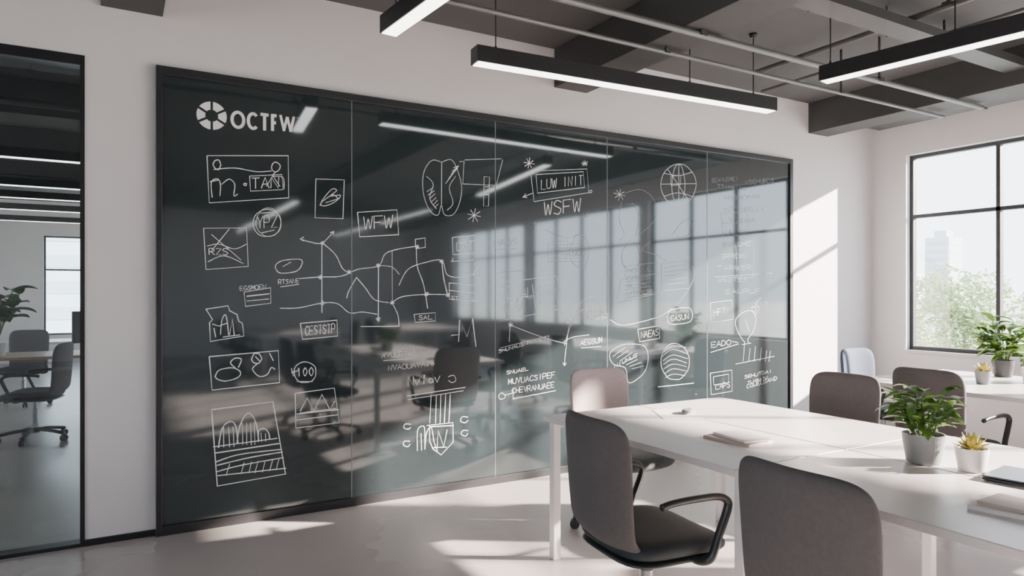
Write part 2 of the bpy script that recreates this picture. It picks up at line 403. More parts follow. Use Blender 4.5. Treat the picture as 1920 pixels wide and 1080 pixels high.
# logo wheel and letters
bm = bmesh.new(); c = onb(397, 217); R = 0.083
for k in range(6):
    a0 = math.radians(60*k+30+5); a1 = math.radians(60*(k+1)+30-5); N = 8
    outer = [(R*math.cos(a0+(a1-a0)*i/N), R*math.sin(a0+(a1-a0)*i/N)) for i in range(N+1)]
    b0 = a0+.10; b1 = a1-.10; ri = 0.036
    inner = [(ri*math.cos(b1+(b0-b1)*i/2), ri*math.sin(b1+(b0-b1)*i/2)) for i in range(3)]
    bm.faces.new([bm.verts.new((c.x+x, -.0312, c.z+z)) for x, z in outer+inner])
mk('logo_emblem', bm, M_logo, parent=B)
S = Sketch(w=0.0185)
def L(ch, x0, x1):   # logo letters on measured x range
    p0, p1 = onb(x0, 0).x, onb(x1, 0).x
    yb = 240+(x0-432)*0.075; yt = 206+(x0-432)*0.095
    z0, z1 = onb(x0, yb).z, onb(x0, yt).z
    q = 0.009
    sh = {'O': [[(.5+.5*math.cos(2*math.pi*i/24), .5+.5*math.sin(2*math.pi*i/24)) for i in range(25)]],
          'C': [[(.5+.52*math.cos(math.radians(45+270*i/20)), .5+.5*math.sin(math.radians(45+270*i/20))) for i in range(21)]],
          'T': [[(-.12,1),(1.12,1)],[(.5,1.08),(.5,-.08)]], 'F': [[(0,1.08),(0,-.08)],[(0,1),(1.05,1)],[(0,.5),(.9,.5)]],
          'W': [[(0,1.08),(.27,-.02)],[(.24,-.02),(.5,1.0)],[(.5,1.0),(.76,-.02)],[(.73,-.02),(1,1.08)]]}[ch]
    for st in sh:
        S.s.append(([Vector((p0+q+(p1-p0-2*q)*u, 0, z0+q+(z1-z0-2*q)*v)) for u, v in st], 0.0185 if ch != 'W' else .0155))
L('O',432,460); L('C',463,486); L('T',487,505); L('F',508,521); L('W',523,554)
S.line([(556,221),(561,221)], w=.004, wob=0)
S.done('logo_lettering', M_logo, even=True)

# ---- sketches
S = Sketch(); S.rect((388,292),(541,292),(542,371),(393,381)); S.ell(407,309,7,9); S.ell(517,313,8,9)
S.line([(400,318),(440,315),(480,322),(508,320)], True); S.line([(517,322),(512,330),(530,332),(532,355)], True)
S.line([(398,370),(397,342),(408,336),(414,345),(413,368)], True); S.line([(416,345),(430,336),(440,345),(438,366),(446,364)], True)
S.line([(394,340),(410,338)]); S.ell(460,346,2.5,2.5,6); S.rect((468,330),(528,328),(530,355),(469,358)); S.text(472,354,526,352,20,'TAN'); S.line([(500,350),(512,330),(524,350)]); S.done()
S = Sketch(.0055); S.rect((592,335),(645,338),(643,410),(590,408)); S.line([(600,384),(606,372),(622,355),(632,358),(620,368),(638,366),(628,378),(610,386),(600,384)], True); S.line([(610,380),(636,372)]); S.line([(604,378),(624,366),(634,372)], True); S.done()
S = Sketch(.0055); S.ell(501,418,26,26); S.ell(503,417,23,27,w=.004); S.text(482,428,522,426,22,'YPZ'); S.line([(486,400),(514,398)]); S.line([(490,436),(514,432)]); S.done()
S = Sketch(.0055); S.rect((382,428),(462,427),(465,499),(386,506)); S.line([(396,440),(452,488)]); S.line([(388,462),(410,458),(440,466),(462,458)], True); S.line([(390,490),(420,480),(456,494)], True); S.text(392,478,430,478,12,'RZS'); S.line([(430,430),(396,470)]); S.done()
S = Sketch(.007); S.rect((671,398),(745,393),(747,440),(675,444)); S.text(682,430,740,427,24,'WFW'); S.done()
S = Sketch(); S.line([(518,497),(530,488),(560,486),(567,494),(556,508),(528,512),(518,505)], True, True); S.line([(530,500),(545,492)]); S.text(522,533,562,530,8,'RTSANE', w=.004); S.line([(525,538),(560,533)]); S.done()
# flow graph across first two panels
S = Sketch(.0065)
S.line([(563,448),(580,454),(604,456),(626,434)], True); S.line([(604,456),(604,586)]); S.line([(604,456),(628,478),(642,502),(655,512)], True)
S.line([(560,523),(600,520),(640,518),(672,505),(709,498),(722,476),(745,468),(780,462)], True)
S.rect((778,448),(797,446),(797,464),(780,466)); S.line([(709,498),(709,603)], w=.009); S.line([(676,612),(748,612)]); S.line([(748,612),(746,590),(735,568)], True)
S.line([(525,578),(560,577),(604,568),(632,570),(655,586),(680,585),(706,590)], True)
S.line([(735,470),(735,568)], w=.004); S.line([(735,568),(755,556),(800,552),(840,552)], True)
S.line([(668,520),(684,540),(702,562),(728,568)], True); S.line([(668,520),(655,545),(650,560)], True)
S.line([(748,535),(765,505),(800,492),(828,488),(838,515),(860,520),(890,514)], True); S.ell(894,514,6,8)
S.line([(828,488),(832,520),(840,556)], True, w=.009); S.rect((842,530),(896,535),(900,566),(842,560)); S.line([(780,466),(782,500),(795,535),(801,578)], True)
S.line([(842,545),(890,550)]); S.line([(709,498),(735,500),(748,515)], True, w=.004)
for x, y in ((604,456),(600,520),(604,568),(709,498),(735,568),(840,553),(828,490),(655,510),(800,552),(709,598),(782,463)):
    S.star(x, y, 4)
S.text(846,562,896,566,7,'STAENSE', w=.004); S.arrow(563,448,math.pi); S.arrow(626,434,-.8); S.done()
S = Sketch(.0040); S.line([(828,304),(810,300),(797,318),(792,345),(796,375),(808,398),(822,403),(828,385),(834,402),(850,402),(862,380),(866,350),(858,318),(846,300),(828,304)], True)
S.line([(828,304),(828,385)])
for k in range(6): S.line([(836+3*k,345-6*k),(856+1*k,316-1*k)]); S.line([(800+3*k,360+6*k),(812+2*k,352+6*k)])
S.line([(800,330),(812,345),(806,372),(818,392)], True); S.line([(855,330),(842,352),(850,380),(838,395)], True); S.done()
S = Sketch(.0040); S.line([(862,303),(870,302),(868,345),(930,347),(942,300)]); S.line([(872,300),(940,298)]); S.rect((908,332),(918,332),(915,386),(906,386)); S.line([(908,350),(917,350)]); S.line([(907,365),(916,365)]); S.done()
S = Sketch(.005); S.star(889,404,13); S.done()
S = Sketch(); S.rect((848,445),(890,442),(891,474),(850,477)); S.text(856,470,888,468,16,'LAMI', w=.005); S.line([(860,455),(888,452)]); S.line([(845,491),(888,487)]); S.line([(850,483),(848,490)]); S.done()
S = Sketch(.005); S.text(450,545,500,541,8,'EGSMOEN', w=.004); S.rect((458,548),(507,540),(508,569),(460,574)); S.line([(462,556),(505,550)],w=.009); S.line([(462,565),(504,560)]); S.done()
S = Sketch(); S.line([(386,580),(427,573),(430,582),(445,590),(447,602),(455,606),(458,630),(395,641),(392,605),(398,600),(386,580)]); S.line([(398,608),(410,612),(425,606)]); 
S.line([(414,628),(416,600),(424,592),(428,628)], True); S.line([(430,628),(436,598),(440,630)]); S.line([(418,632),(450,628)]); S.line([(402,615),(404,632)]); S.done()
S = Sketch(.008); S.rect((563,606),(632,600),(633,630),(567,636)); S.text(572,629,630,624,17,'CESTSTP', w=.006); S.done()
S = Sketch(.005); S.rect((776,590),(817,586),(817,601),(779,605)); S.text(785,600,812,598,8,'SAL'); S.done()
S = Sketch(.007); S.line([(846,629),(860,628),(862,598)]); S.line([(860,640),(862,600),(876,632),(886,597),(891,642)]); S.line([(886,597),(893,650)]); S.done()
S = Sketch(.0075); S.rect((393,668),(522,657),(524,717),(398,731)); S.line([(404,706),(412,694),(436,690),(450,698),(446,708),(424,714),(408,712),(404,706)], True, True); S.line([(440,690),(432,680),(440,672),(452,674),(446,690)], True)
S.ell(481,672,9,10); S.line([(481,682),(474,692),(486,706),(500,702),(508,690),(515,692)], True); S.line([(478,668),(486,676)]); S.line([(505,662),(512,676)]); S.done()
S = Sketch(.0065); S.ell(572,698,21,20); S.text(556,706,590,704,16,'100'); S.line([(546,698),(560,694)]); S.line([(556,715),(586,716)]); S.line([(546,690),(550,706)]); S.done()
S = Sketch(.0042); S.text(716,671,782,667,9,'AVUERTAL'); S.line([(718,677),(776,672)]); S.line([(776,654),(780,672)]); S.text(728,695,816,685,10,'NVAOUAVAlo'); S.done()
S = Sketch(.0065); S.text(765,724,828,716,17,'Nvldv'); S.line([(840,706),(850,703),(855,712),(848,718),(840,714)], True); S.done()
S = Sketch(.0065); S.line([(762,742),(872,726)],w=.009); S.line([(764,749),(868,733)])
for x in (808,818,827,836,844): S.line([(x,740),(x-2,793)])
S.line([(800,797),(850,793),(849,828),(838,842),(827,853),(812,842),(806,828),(806,797)]); S.line([(806,800),(850,798)], w=.009)
S.line([(782,845),(783,808),(792,798),(796,806),(797,842)], True); S.line([(797,842),(800,812),(808,802),(814,830),(820,845)], True); S.line([(790,845),(790,812)]); S.line([(812,840),(838,838)]); S.line([(820,838),(822,808),(832,838),(838,806)])
for p in ((763,800),(762,832),(870,787),(871,812)): S.line([(p[0]+7,p[1]-4),(p[0]-3,p[1]-5),(p[0]-6,p[1]+2),(p[0]+2,p[1]+5),(p[0]+7,p[1]+1)], True)
S.done()
S = Sketch(.0075); S.rect((553,737),(627,728),(636,792),(555,802)); S.line([(562,771),(576,746),(588,771),(604,740),(618,768),(628,752)]); S.line([(556,777),(634,767)]); S.line([(556,787),(634,777)]); S.line([(562,774),(630,766)]); S.done()
S = Sketch(.0085); S.rect((397,768),(512,754),(536,889),(407,911))
S.line([(410,840),(416,805),(430,790),(442,798),(446,832)], True); S.line([(444,832),(450,798),(464,775),(478,790),(486,828)], True); S.line([(484,828),(486,808),(496,803),(504,812),(506,824)], True)
S.line([(400,838),(520,822)]); S.line([(404,850),(524,832)])
S.line([(405,866),(450,852),(526,842)], True); S.line([(406,872),(470,858),(530,848)], True); S.line([(407,885),(450,872),(532,858)], True); S.line([(408,892),(536,878)])
for x in (420,430,438): S.line([(x,838),(x-1,800)], w=.005)
for x in (455,463,471,478): S.line([(x,834),(x-1,792)], w=.005)
for x in (490,498): S.line([(x,828),(x,812)], w=.005)
for x in (424,452,466,478,492,506,518): S.line([(x,894-(x-400)*.1),(x+6,872-(x-400)*.1)], w=.005)
S.done()
# third panel
S = Sketch(.0055); S.star(992,306,10); S.star(1096,306,6); S.rect((995,321),(1100,316),(1103,362),(1001,378)); S.rect((1005,328),(1094,322),(1096,352),(1008,362)); S.text(1015,355,1095,346,18,'LUW INIT'); S.line([(980,370),(1000,362)]); S.arrow(980,370,2.8,8); S.ell(1107,359,2,2,6); S.done()
S = Sketch(.008); S.text(1020,404,1092,396,25,'WSFW'); S.done()
S = Sketch(.0035, True); S.line([(1000,420),(1040,412),(1100,406)], True); S.star(1003,420,6); S.star(1098,404,6); S.line([(1020,430),(1060,445),(1088,440)], True); S.rect((1027,455),(1064,452),(1062,490),(1028,492)); S.line([(1080,440),(1098,446),(1104,470),(1096,500),(1076,495),(1068,470),(1080,440)], True)
for k in range(6): S.line([(1030,460+6*k),(1100,456+7*k)])
S.text(1072,480,1100,478,10,'SOR'); S.done()
S = Sketch(.004, True); S.text(926,462,972,460,14,'HAOS'); S.line([(926,468),(970,466)]); S.line([(940,510),(985,506)]); S.done()
S = Sketch(.0052); S.rect((941,529),(1044,518),(1058,578),(948,600)); S.rect((950,538),(968,536),(972,585),(952,588)); S.line([(975,535),(978,582)]); S.line([(998,532),(1003,580)]); S.rect((1010,532),(1038,528),(1046,572),(1014,576)); S.text(956,582,976,580,22,'WI'); S.text(980,560,998,558,20,'AL'); S.text(1012,560,1036,556,16,'NIN'); S.line([(952,560),(1000,555)]); S.done()
S = Sketch(.0045); S.line([(957,610),(990,622),(1030,636),(1062,645)], True); S.line([(957,606),(955,640)]); S.star(957,609,5); S.line([(1058,648),(1070,612),(1085,585),(1110,578),(1140,588)], True); S.line([(1080,590),(1092,565),(1112,558),(1125,575),(1128,600)], True); S.text(1082,600,1140,596,18,'NUOUG'); S.line([(1068,602),(1060,670),(1058,685)], True); S.arrow(1058,686,1.6); S.line([(1056,640),(1075,632),(1105,628)], True); S.text(1088,648,1130,642,10,'AEGSUM'); S.line([(1090,652),(1128,650)]); S.star(1064,604,5); S.done()
S = Sketch(.0042); S.text(935,662,1030,634,6,'SNUNAUSNRUNSNU', w=.0038); S.line([(938,652),(1028,630)], w=.003); S.line([(935,656),(950,656)]); S.done()
S = Sketch(.0042); S.text(950,702,992,694,6,'SNUAEL'); S.text(953,721,1042,707,10,'MUVUACSIPEF'); S.text(960,738,1040,726,10,'CHEVRANUAEE'); S.line([(962,748),(1042,732)], w=.007); S.line([(962,730),(962,748)]); S.ell(941,743,6,6); S.line([(947,741),(960,738)]); S.done()
# fourth panel
S = Sketch(.0050); S.ell(1272,346,33,38,16); S.ell(1272,346,12,38); S.line([(1240,346),(1304,344)]); S.line([(1245,325),(1272,330),(1299,322)], True); S.line([(1245,368),(1272,362),(1299,369)], True); S.line([(1272,308),(1272,384)]); S.line([(1252,318),(1290,374)]); S.rect((1258,330),(1276,329),(1276,346),(1258,347)); S.done()
S = Sketch(.004); S.star(1162,365,11); S.done()
S = Sketch(.0040, True); S.line([(1170,362),(1200,355),(1222,368),(1232,395),(1222,420),(1196,440)], True); S.line([(1165,378),(1160,410),(1170,440),(1160,452)], True); S.line([(1185,380),(1198,405),(1192,445)], True); S.ell(1183,482,18,24); S.line([(1262,440),(1280,415),(1298,412),(1290,440),(1266,444)], True); S.line([(1220,452),(1205,468),(1230,478),(1248,490)], True); S.done()
S = Sketch(.0040, True); S.rect((1170,500),(1232,492),(1232,512),(1172,518)); S.rect((1165,525),(1224,516),(1226,552),(1155,568)); S.rect((1240,495),(1285,488),(1292,540),(1240,545))
for k in range(5): S.line([(1172,530+7*k),(1222,522+7*k)]); S.line([(1244,502+8*k),(1286,497+8*k)])
for k in range(4): S.text(1175,512+14*k,1225,508+14*k,7,scr(5))
S.line([(1285,488),(1302,510),(1290,545),(1262,580)], True); S.done()
S = Sketch(.0045); S.line([(1145,600),(1165,610),(1200,604),(1240,592),(1260,578)], True); S.line([(1252,590),(1262,580),(1292,578),(1298,592),(1290,605),(1258,608),(1252,598)], True, True); S.text(1258,602,1292,598,10,'CASUN', w=.0038); S.done()
S = Sketch(.0045); S.rect((1196,618),(1236,610),(1237,635),(1200,641)); S.text(1202,634,1236,628,12,'NAEAS', w=.0038); S.done()
S = Sketch(.0040); S.line([(1144,662),(1165,648),(1190,645),(1210,650),(1216,672),(1206,700),(1180,718),(1172,690),(1150,682)], True, True)
for k in range(7): S.line([(1150+6*k,668+4*k),(1172+6*k,650+6*k)], w=.003)
S.text(1152,690,1196,668,7,'NIUNUS', w=.003); S.done()
S = Sketch(.0050); S.ell(1266,678,27,34,16); S.line([(1245,660),(1262,648),(1286,652)], True)
for k in range(6): S.line([(1242+1*k,668+8*k),(1262,656+9*k),(1290-1*k,664+8*k)], True, w=.0035)
S.line([(1234,726),(1300,719)], w=.007); S.done()
# fifth panel
S = Sketch(.0040, True); S.text(1334,342,1385,338,7,'SEANUSMEI'); S.text(1398,346,1452,342,8,'NSEHUBDS'); S.text(1345,352,1400,358,6,scr(8))
for k in range(9):
    y = 375+22*k; S.text(1352+random.randint(-8,8),y,1400+random.randint(0,40),y-2,8,scr(6))
S.rect((1352,400),(1400,396),(1404,440),(1356,446)); S.line([(1356,420),(1402,416)]); S.rect((1380,455),(1412,452),(1412,520),(1382,524)); S.line([(1340,520),(1448,512)]); S.done()
S = Sketch(.0045); S.rect((1331,568),(1372,562),(1375,598),(1334,604)); S.text(1338,592,1370,588,12,'HFTN'); S.done()
S = Sketch(.005); S.line([(1395,640),(1382,620),(1380,600),(1392,586),(1408,583),(1418,596),(1414,618),(1402,636),(1404,642)], True); S.line([(1392,646),(1408,644)]); S.line([(1416,590),(1425,578),(1418,570),(1428,558),(1437,568),(1430,582)], True); S.line([(1398,600),(1404,622)]); S.ell(1413,580,4,5,8); S.done()
S = Sketch(.0045); S.text(1334,652,1372,646,10,'EADO'); S.line([(1332,660),(1385,645)]); S.line([(1372,640),(1384,642)]); S.done()
S = Sketch(.004); S.line([(1380,682),(1452,668)]);
for x in (1394,1404,1414,1424,1434,1442): S.line([(x,678),(x+3,640+random.randint(0,18))])
S.done()
S = Sketch(.005); S.rect((1332,700),(1372,694),(1373,734),(1333,740)); S.rect((1338,706),(1366,702),(1366,718),(1338,722)); S.text(1342,730,1370,726,10,'LAPS', w=.004); S.done()
S = Sketch(.0036); S.text(1396,710,1448,698,6,'SEHUTDAI'); S.text(1400,728,1458,712,7,'COUEUSAND'); S.text(1402,720,1440,710,5,scr(7)); S.done()

# ------------------------------------------------------------------ bench desk
def bench(loc, label, W=1.31, Ln=2.6, group='bench desks'):
    e = thing('bench_desk', label, 'desk', (loc[0], loc[1], 0), 0, group)
    hw, hl = W/2, Ln/2; g = 0.004
    for sx in (-1, 1):
        for sy in (-1, 1):
            bm = bmesh.new()
            xa, xb = (-hw, -g) if sx < 0 else (g, hw); ya, yb = (-hl, -.001) if sy < 0 else (.001, hl)
            box(bm, xa, xb, ya, yb, 0.722, 0.75); mk('table_top', bm, M_white, parent=e, bevel=0.003)
    for y in (-hl+.05, 0, hl-.05):
        for x in (-hw+.045, hw-.045):
            bm = bmesh.new(); box(bm, x-.022, x+.022, y-.022, y+.022, 0.0, 0.722); mk('leg', bm, M_leg, parent=e, bevel=0.004)
        bm = bmesh.new(); box(bm, -hw+.067, hw-.067, y-.018, y+.018, 0.69, 0.722); mk('cross_rail', bm, M_leg, parent=e, bevel=0.003)
    for x in (-.12, .12):
        bm = bmesh.new(); box(bm, x-.018, x+.018, -hl+.08, hl-.08, 0.69, 0.722); mk('long_rail', bm, M_leg, parent=e)
    return e
T1 = bench((2.615, 1.77), 'white back-to-back bench desk with square white legs')
copy_thing(T1, (5.475, 1.95, 0), 0, 'white bench desk beside the window')
copy_thing(T1, (2.7, -4.0, 0), 0, 'white bench desk reflected in the glass board')
copy_thing(T1, (5.2, -4.4, 0), 0, 'white bench desk reflected in the glass board')

# ------------------------------------------------------------------ office chair (faces local +Y)
def chair(loc, rot, label, fab=None):
    e = thing('office_chair', label, 'chair', (loc[0], loc[1], 0), rot, 'office chairs')
    fab = fab or M_fab
    def fb_(x, y):
        z = 0.66+0.27*y
        w = 0.228*(1-0.09*(1-y)/2)
        yy = -0.215-0.085*(z-.42)/.5-0.02*math.cos((z-.45)*6)+0.045*(x*x)
        if z < .52: yy += 0.11*((.52-z)/.12)**2
        return (x*w, yy, z)
    bm = bmesh.new(); pillow(bm, 0.05, fb_, n=24, sq=6, k=10, axis=(0,1,0)); mk('backrest', bm, fab, parent=e, smooth=True)
    bm = bmesh.new(); pillow(bm, 0.075, lambda x, y: (x*0.245, 0.02+y*0.235, 0.44+0.012*x*x-0.02*max(0,y)**3), n=20, sq=4, k=8, axis=(0,0,1)); mk('seat', bm, M_seat, parent=e, smooth=True)
    bm = bmesh.new(); pillow(bm, 0.03, lambda x, y: (x*0.225, 0.0+y*0.215, 0.402), n=12, sq=4, k=8, axis=(0,0,1)); mk('seat_shell', bm, M_plas, parent=e, smooth=True)
    for s in (-1, 1):
        bm = bmesh.new()
        x = s*0.275
        tube(bm, [(s*.18,0.06,.405),(s*.235,0.07,.402),(x,.09,.425),(x,.125,.50),(x,.165,.59),(x,.165,.625),(x,.12,.645),(x,.02,.648),(x,-.08,.644),(x,-.13,.635)], 0.013, 0.016, n=10)
        mk('armrest', bm, M_plas, parent=e, smooth=True)
    bm = bmesh.new(); lathe(bm, [(.034,.07),(.034,.16),(.027,.165),(.027,.30),(.018,.305),(.018,.37),(.06,.375),(.06,.395)], 20); mk('gas_column', bm, M_greym, parent=e, smooth=False)
    bm = bmesh.new()
    for k in range(5):
        a = math.radians(72*k+90+18)
        tube(bm, [(0.02*math.cos(a),0.02*math.sin(a),.105),(.15*math.cos(a),.15*math.sin(a),.095),(.29*math.cos(a),.29*math.sin(a),.07)], .022, .016, n=8)
    lathe(bm, [(.04,.08),(.045,.1),(.04,.125)], 20)
    base = mk('star_base', bm, M_plas, parent=e, smooth=True)
    for k in range(5):
        a = math.radians(72*k+90+18); cx, cy = .285*math.cos(a), .285*math.sin(a)
        bm = bmesh.new()
        rx, ry = -math.sin(a), math.cos(a)
        for s in (-.014, .014):
            c = Vector((cx+rx*s, cy+ry*s, .028)); ax = Vector((rx, ry, 0))
            tube(bm, [c-ax*.009, c+ax*.009], .028, n=16, smooth=False)
        box(bm, cx-.006, cx+.006, cy-.006, cy+.006, .03, .075)
        mk('caster', bm, M_plas, parent=base)
    return e
R90 = math.radians(90)
C1 = chair((1.83, 2.10), -R90-.10, 'taupe office chair with black arms at the desk end')
C2 = chair((2.60, 3.19), math.pi, 'office chair coloured as if sunlit, tucked under the desk end', M_fab_sunlit)
C6 = chair((5.48, 3.37), math.pi, 'blue-grey office chair at the window desk end', M_fabb)
copy_thing(C1, (1.84, 1.21, 0), -R90-.03, 'taupe office chair seen from behind at the desk')
copy_thing(C1, (3.43, 2.49, 0), R90, 'taupe office chair across the desk with potted plants')
copy_thing(C1, (3.45, 1.30, 0), R90-.1, 'taupe office chair behind the closed laptop')
copy_thing(C1, (4.62, 2.42, 0), -R90, 'dark taupe office chair facing the window desk')
copy_thing(C1, (4.62, 1.20, 0), -R90, 'dark taupe office chair facing the window desk')
copy_thing(C1, (6.30, 1.5, 0), R90, 'dark taupe office chair on the window side')
for (x, y, r) in ((1.9,-3.2,-1),(1.9,-4.7,-1),(3.5,-3.2,1),(3.5,-4.7,1),(4.4,-3.7,-1),(6.0,-3.7,1)):
    copy_thing(C1, (x, y, 0), r*R90, 'taupe office chair reflected in the glass board')

# ------------------------------------------------------------------ plants & small things
def leaf(bm, p, d, L, W, bend=0.4, seg=5):
    d = Vector(d).normalized(); side = d.cross(Vector((0,0,1)))
    side = side.normalized() if side.length > .05 else Vector((1,0,0))
    q = Vector(p); rows = []
    up = side.cross(d)
    for i in range(seg+1):
        t = i/seg; w = W*math.sin(math.pi*min(1, t*.92+.06))**.8*(1-.25*t)
        rows.append((bm.verts.new(q-side*w/2+up*w*.18), bm.verts.new(q), bm.verts.new(q+side*w/2+up*w*.18)))
        d = (d+Vector((0,0,-bend/seg))).normalized(); up = side.cross(d)
        q = q+d*L/seg
    for a, b in zip(rows, rows[1:]):
        bm.faces.new((a[0],a[1],b[1],b[0])); bm.faces.new((a[1],a[2],b[2],b[1]))

def plant(name, label, loc, potR, potH, potm, kind, size, mleaf, cat='potted plant', seed=3):
    e = thing(name, label, cat, loc, .4*seed)
    bm = bmesh.new()
    lathe(bm, [(potR*.72,0),(potR*.80,potH*.05),(potR*.97,potH*.75),(potR,potH),(potR*.93,potH),(potR*.90,potH*.86),(potR*.3,potH*.84)], 40)
    mk('pot', bm, potm, parent=e, smooth=False, bevel=0)
    bm = bmesh.new(); lathe(bm, [(potR*.89,potH*.80),(potR*.89,potH*.88),(potR*.4,potH*.91)], 24); mk('soil', bm, M_soil, parent=e)
    bl = bmesh.new(); bs = bmesh.new(); rnd = random.Random(seed)
    if kind == 'bushy':
        for k in range(15):
            a = 2.4*k+rnd.uniform(-.3,.3); sp = .50*((k+.5)/15)**.5
            d = Vector((math.cos(a)*sp, math.sin(a)*sp, 1)).normalized(); L_ = size*rnd.uniform(.55, .88)
            p0 = Vector((math.cos(a)*potR*.35, math.sin(a)*potR*.35, potH*.88)); p1 = p0+d*L_*.5; p2 = p1+(d+Vector((math.cos(a)*.15,math.sin(a)*.15,0))).normalized()*L_*.45
            tube(bs, [p0, p1, p2], .0018*size/.2, n=5)
            for j in range(6):
                t = .25+.75*j/5; q = p0.lerp(p1, t*2) if t < .5 else p1.lerp(p2, t*2-1)
                b = a+rnd.uniform(-2.2, 2.2)
                leaf(bl, q, (math.cos(b), math.sin(b), rnd.uniform(.1, 1.1)), size*rnd.uniform(.30, .46), size*rnd.uniform(.16, .23), rnd.uniform(.5, 1.2))
    elif kind == 'rosette':
        for k in range(34):
            a = k*2.4; el = .15+1.2*k/34
            leaf(bl, (math.cos(a)*potR*.2, math.sin(a)*potR*.2, potH*.9), (math.cos(a)*math.cos(el), math.sin(a)*math.cos(el), math.sin(el)), size*rnd.uniform(.8,1.05), size*.3, -.2)
        tube(bs, [(0,0,potH*.86),(0,0,potH*.95),(0,0,potH)], potR*.12, n=6)
    elif kind == 'large':
        for k in range(9):
            a = rnd.uniform(0, 2*math.pi); d = Vector((math.cos(a)*.3, math.sin(a)*.3, 1)).normalized(); L_ = size*rnd.uniform(.4, .9)
            p0 = Vector((0,0,potH*.85)); p1 = p0+d*L_*.55; p2 = p1+(d+Vector((math.cos(a)*.25,math.sin(a)*.25,0))).normalized()*L_*.4
            tube(bs, [p0, p1, p2], .006, n=6)
            for j in range(4):
                t = .5+.5*j/3; q = p0.lerp(p1, t*2) if t < .5 else p1.lerp(p2, t*2-1); b = a+rnd.uniform(-2, 2)
                leaf(bl, q, (math.cos(b), math.sin(b), rnd.uniform(.3, 1.0)), rnd.uniform(.20, .27), rnd.uniform(.17, .22), .9, 7)
    mk('foliage', bl, mleaf, parent=e, smooth=True, recalc=False)
    mk('stem', bs, M_stem, parent=e, smooth=True)
    return e
plant('potted_plant', 'leafy green plant in a matte grey pot on the desk', (2.66,1.48,.75), .073, .112, M_potg, 'bushy', .235, M_leaf)
plant('potted_succulent', 'small yellow-green succulent in a white pot on the desk', (2.69,1.325,.75), .054, .085, M_potw, 'rosette', .062, M_succ)
plant('potted_succulent', 'small yellow-flowered plant in a grey pot on the window desk', (5.37,2.57,.75), .052, .095, M_potg, 'rosette', .07, M_succ)
plant('potted_plant', 'leafy green plant in a dark pot on the window desk', (5.98,2.72,.75), .075, .13, M_potd, 'bushy', .40, M_leaf, seed=5)
plant('potted_plant', 'small green plant in a white pot on the window desk', (5.72,2.42,.75), .06, .11, M_potw, 'bushy', .12, M_leaf, seed=6)
plant('potted_plant', 'tall broad-leaved plant on the adjoining office desk', (-1.06,8.80,.75), .09, .14, M_potw, 'large', .92, M_leaf2, seed=4)

def notebook(loc, rot, w, h, t, cover, label):
    e = thing('notebook', label, 'notebook', loc, rot)
    bm = bmesh.new(); box(bm, -w/2+.002, w/2-.003, -h/2+.003, h/2-.003, .0015, t-.0015); mk('pages', bm, M_paper, parent=e)
    bm = bmesh.new(); box(bm, -w/2, w/2, -h/2, h/2, 0, .0015); box(bm, -w/2, w/2, -h/2, h/2, t-.0015, t); box(bm, -w/2, -w/2+.0015, -h/2, h/2, .0015, t-.0015)
    mk('cover', bm, cover, parent=e, bevel=.0008)
    return e
notebook((2.37,2.12,.75), math.radians(5), .17, .24, .012, M_cover, 'closed beige notebook lying on the white desk')
notebook((2.385,2.11,.762), math.radians(-9), .15, .21, .010, M_paper, 'thin white notebook stacked on the beige notebook')
notebook((2.30,1.00,.75), math.radians(12), .16, .23, .014, M_paper, 'white notebook on the desk near the laptop')
notebook((2.31,0.99,.764), math.radians(2), .14, .20, .010, M_cover, 'beige notebook on top of the white notebook')
bm = bmesh.new()
g = [[bm.verts.new((-.105+.21*i/8, -.15+.30*j/8, .001+.004*(i/8)**3*(j/8))) for j in range(9)] for i in range(9)]
for i in range(8):
    for j in range(8): bm.faces.new((g[i][j], g[i+1][j], g[i+1][j+1], g[i][j+1]))
o = mk('paper_sheet', bm, M_paper, loc=(2.60,2.74,.75), rot=math.radians(-30)); s = o.modifiers.new('t','SOLIDIFY'); s.thickness = .0008
tag(o, 'loose white paper sheet on the desk', 'paper')
e = thing('computer_mouse', 'small flat grey computer mouse on the paper sheet', 'computer mouse', (2.66,2.72,.7545), math.radians(-60))
bm = bmesh.new(); pillow(bm, .018, lambda x, y: (x*.03, y*.052, .009+.004*(1-y*y)), n=12, sq=2.6, k=4, axis=(0,0,1)); mk('mouse_body', bm, M_potg, parent=e, smooth=True)
bm = bmesh.new(); box(bm, -.003,.003,.015,.032,.018,.0235); mk('scroll_wheel', bm, M_plas, parent=e)
e = thing('laptop', 'closed dark aluminium laptop on the desk', 'laptop', (2.72,1.10,.75), math.radians(8))
bm = bmesh.new(); box(bm, -.11,.11,-.16,.16,.002,.011); mk('laptop_base', bm, M_lap, parent=e, bevel=.003)
bm = bmesh.new(); box(bm, -.11,.11,-.16,.16,.0125,.018); mk('laptop_lid', bm, M_lap, parent=e, bevel=.002)
bm = bmesh.new(); box(bm, .104,.109,-.12,.12,.009,.0145); mk('hinge', bm, M_plas, parent=e)
for x in (-.09,.09):
    for y in (-.14,.14):
        bm = bmesh.new(); box(bm, x-.008,x+.008,y-.008,y+.008,0,.002); mk('rubber_foot', bm, M_plas, parent=e)

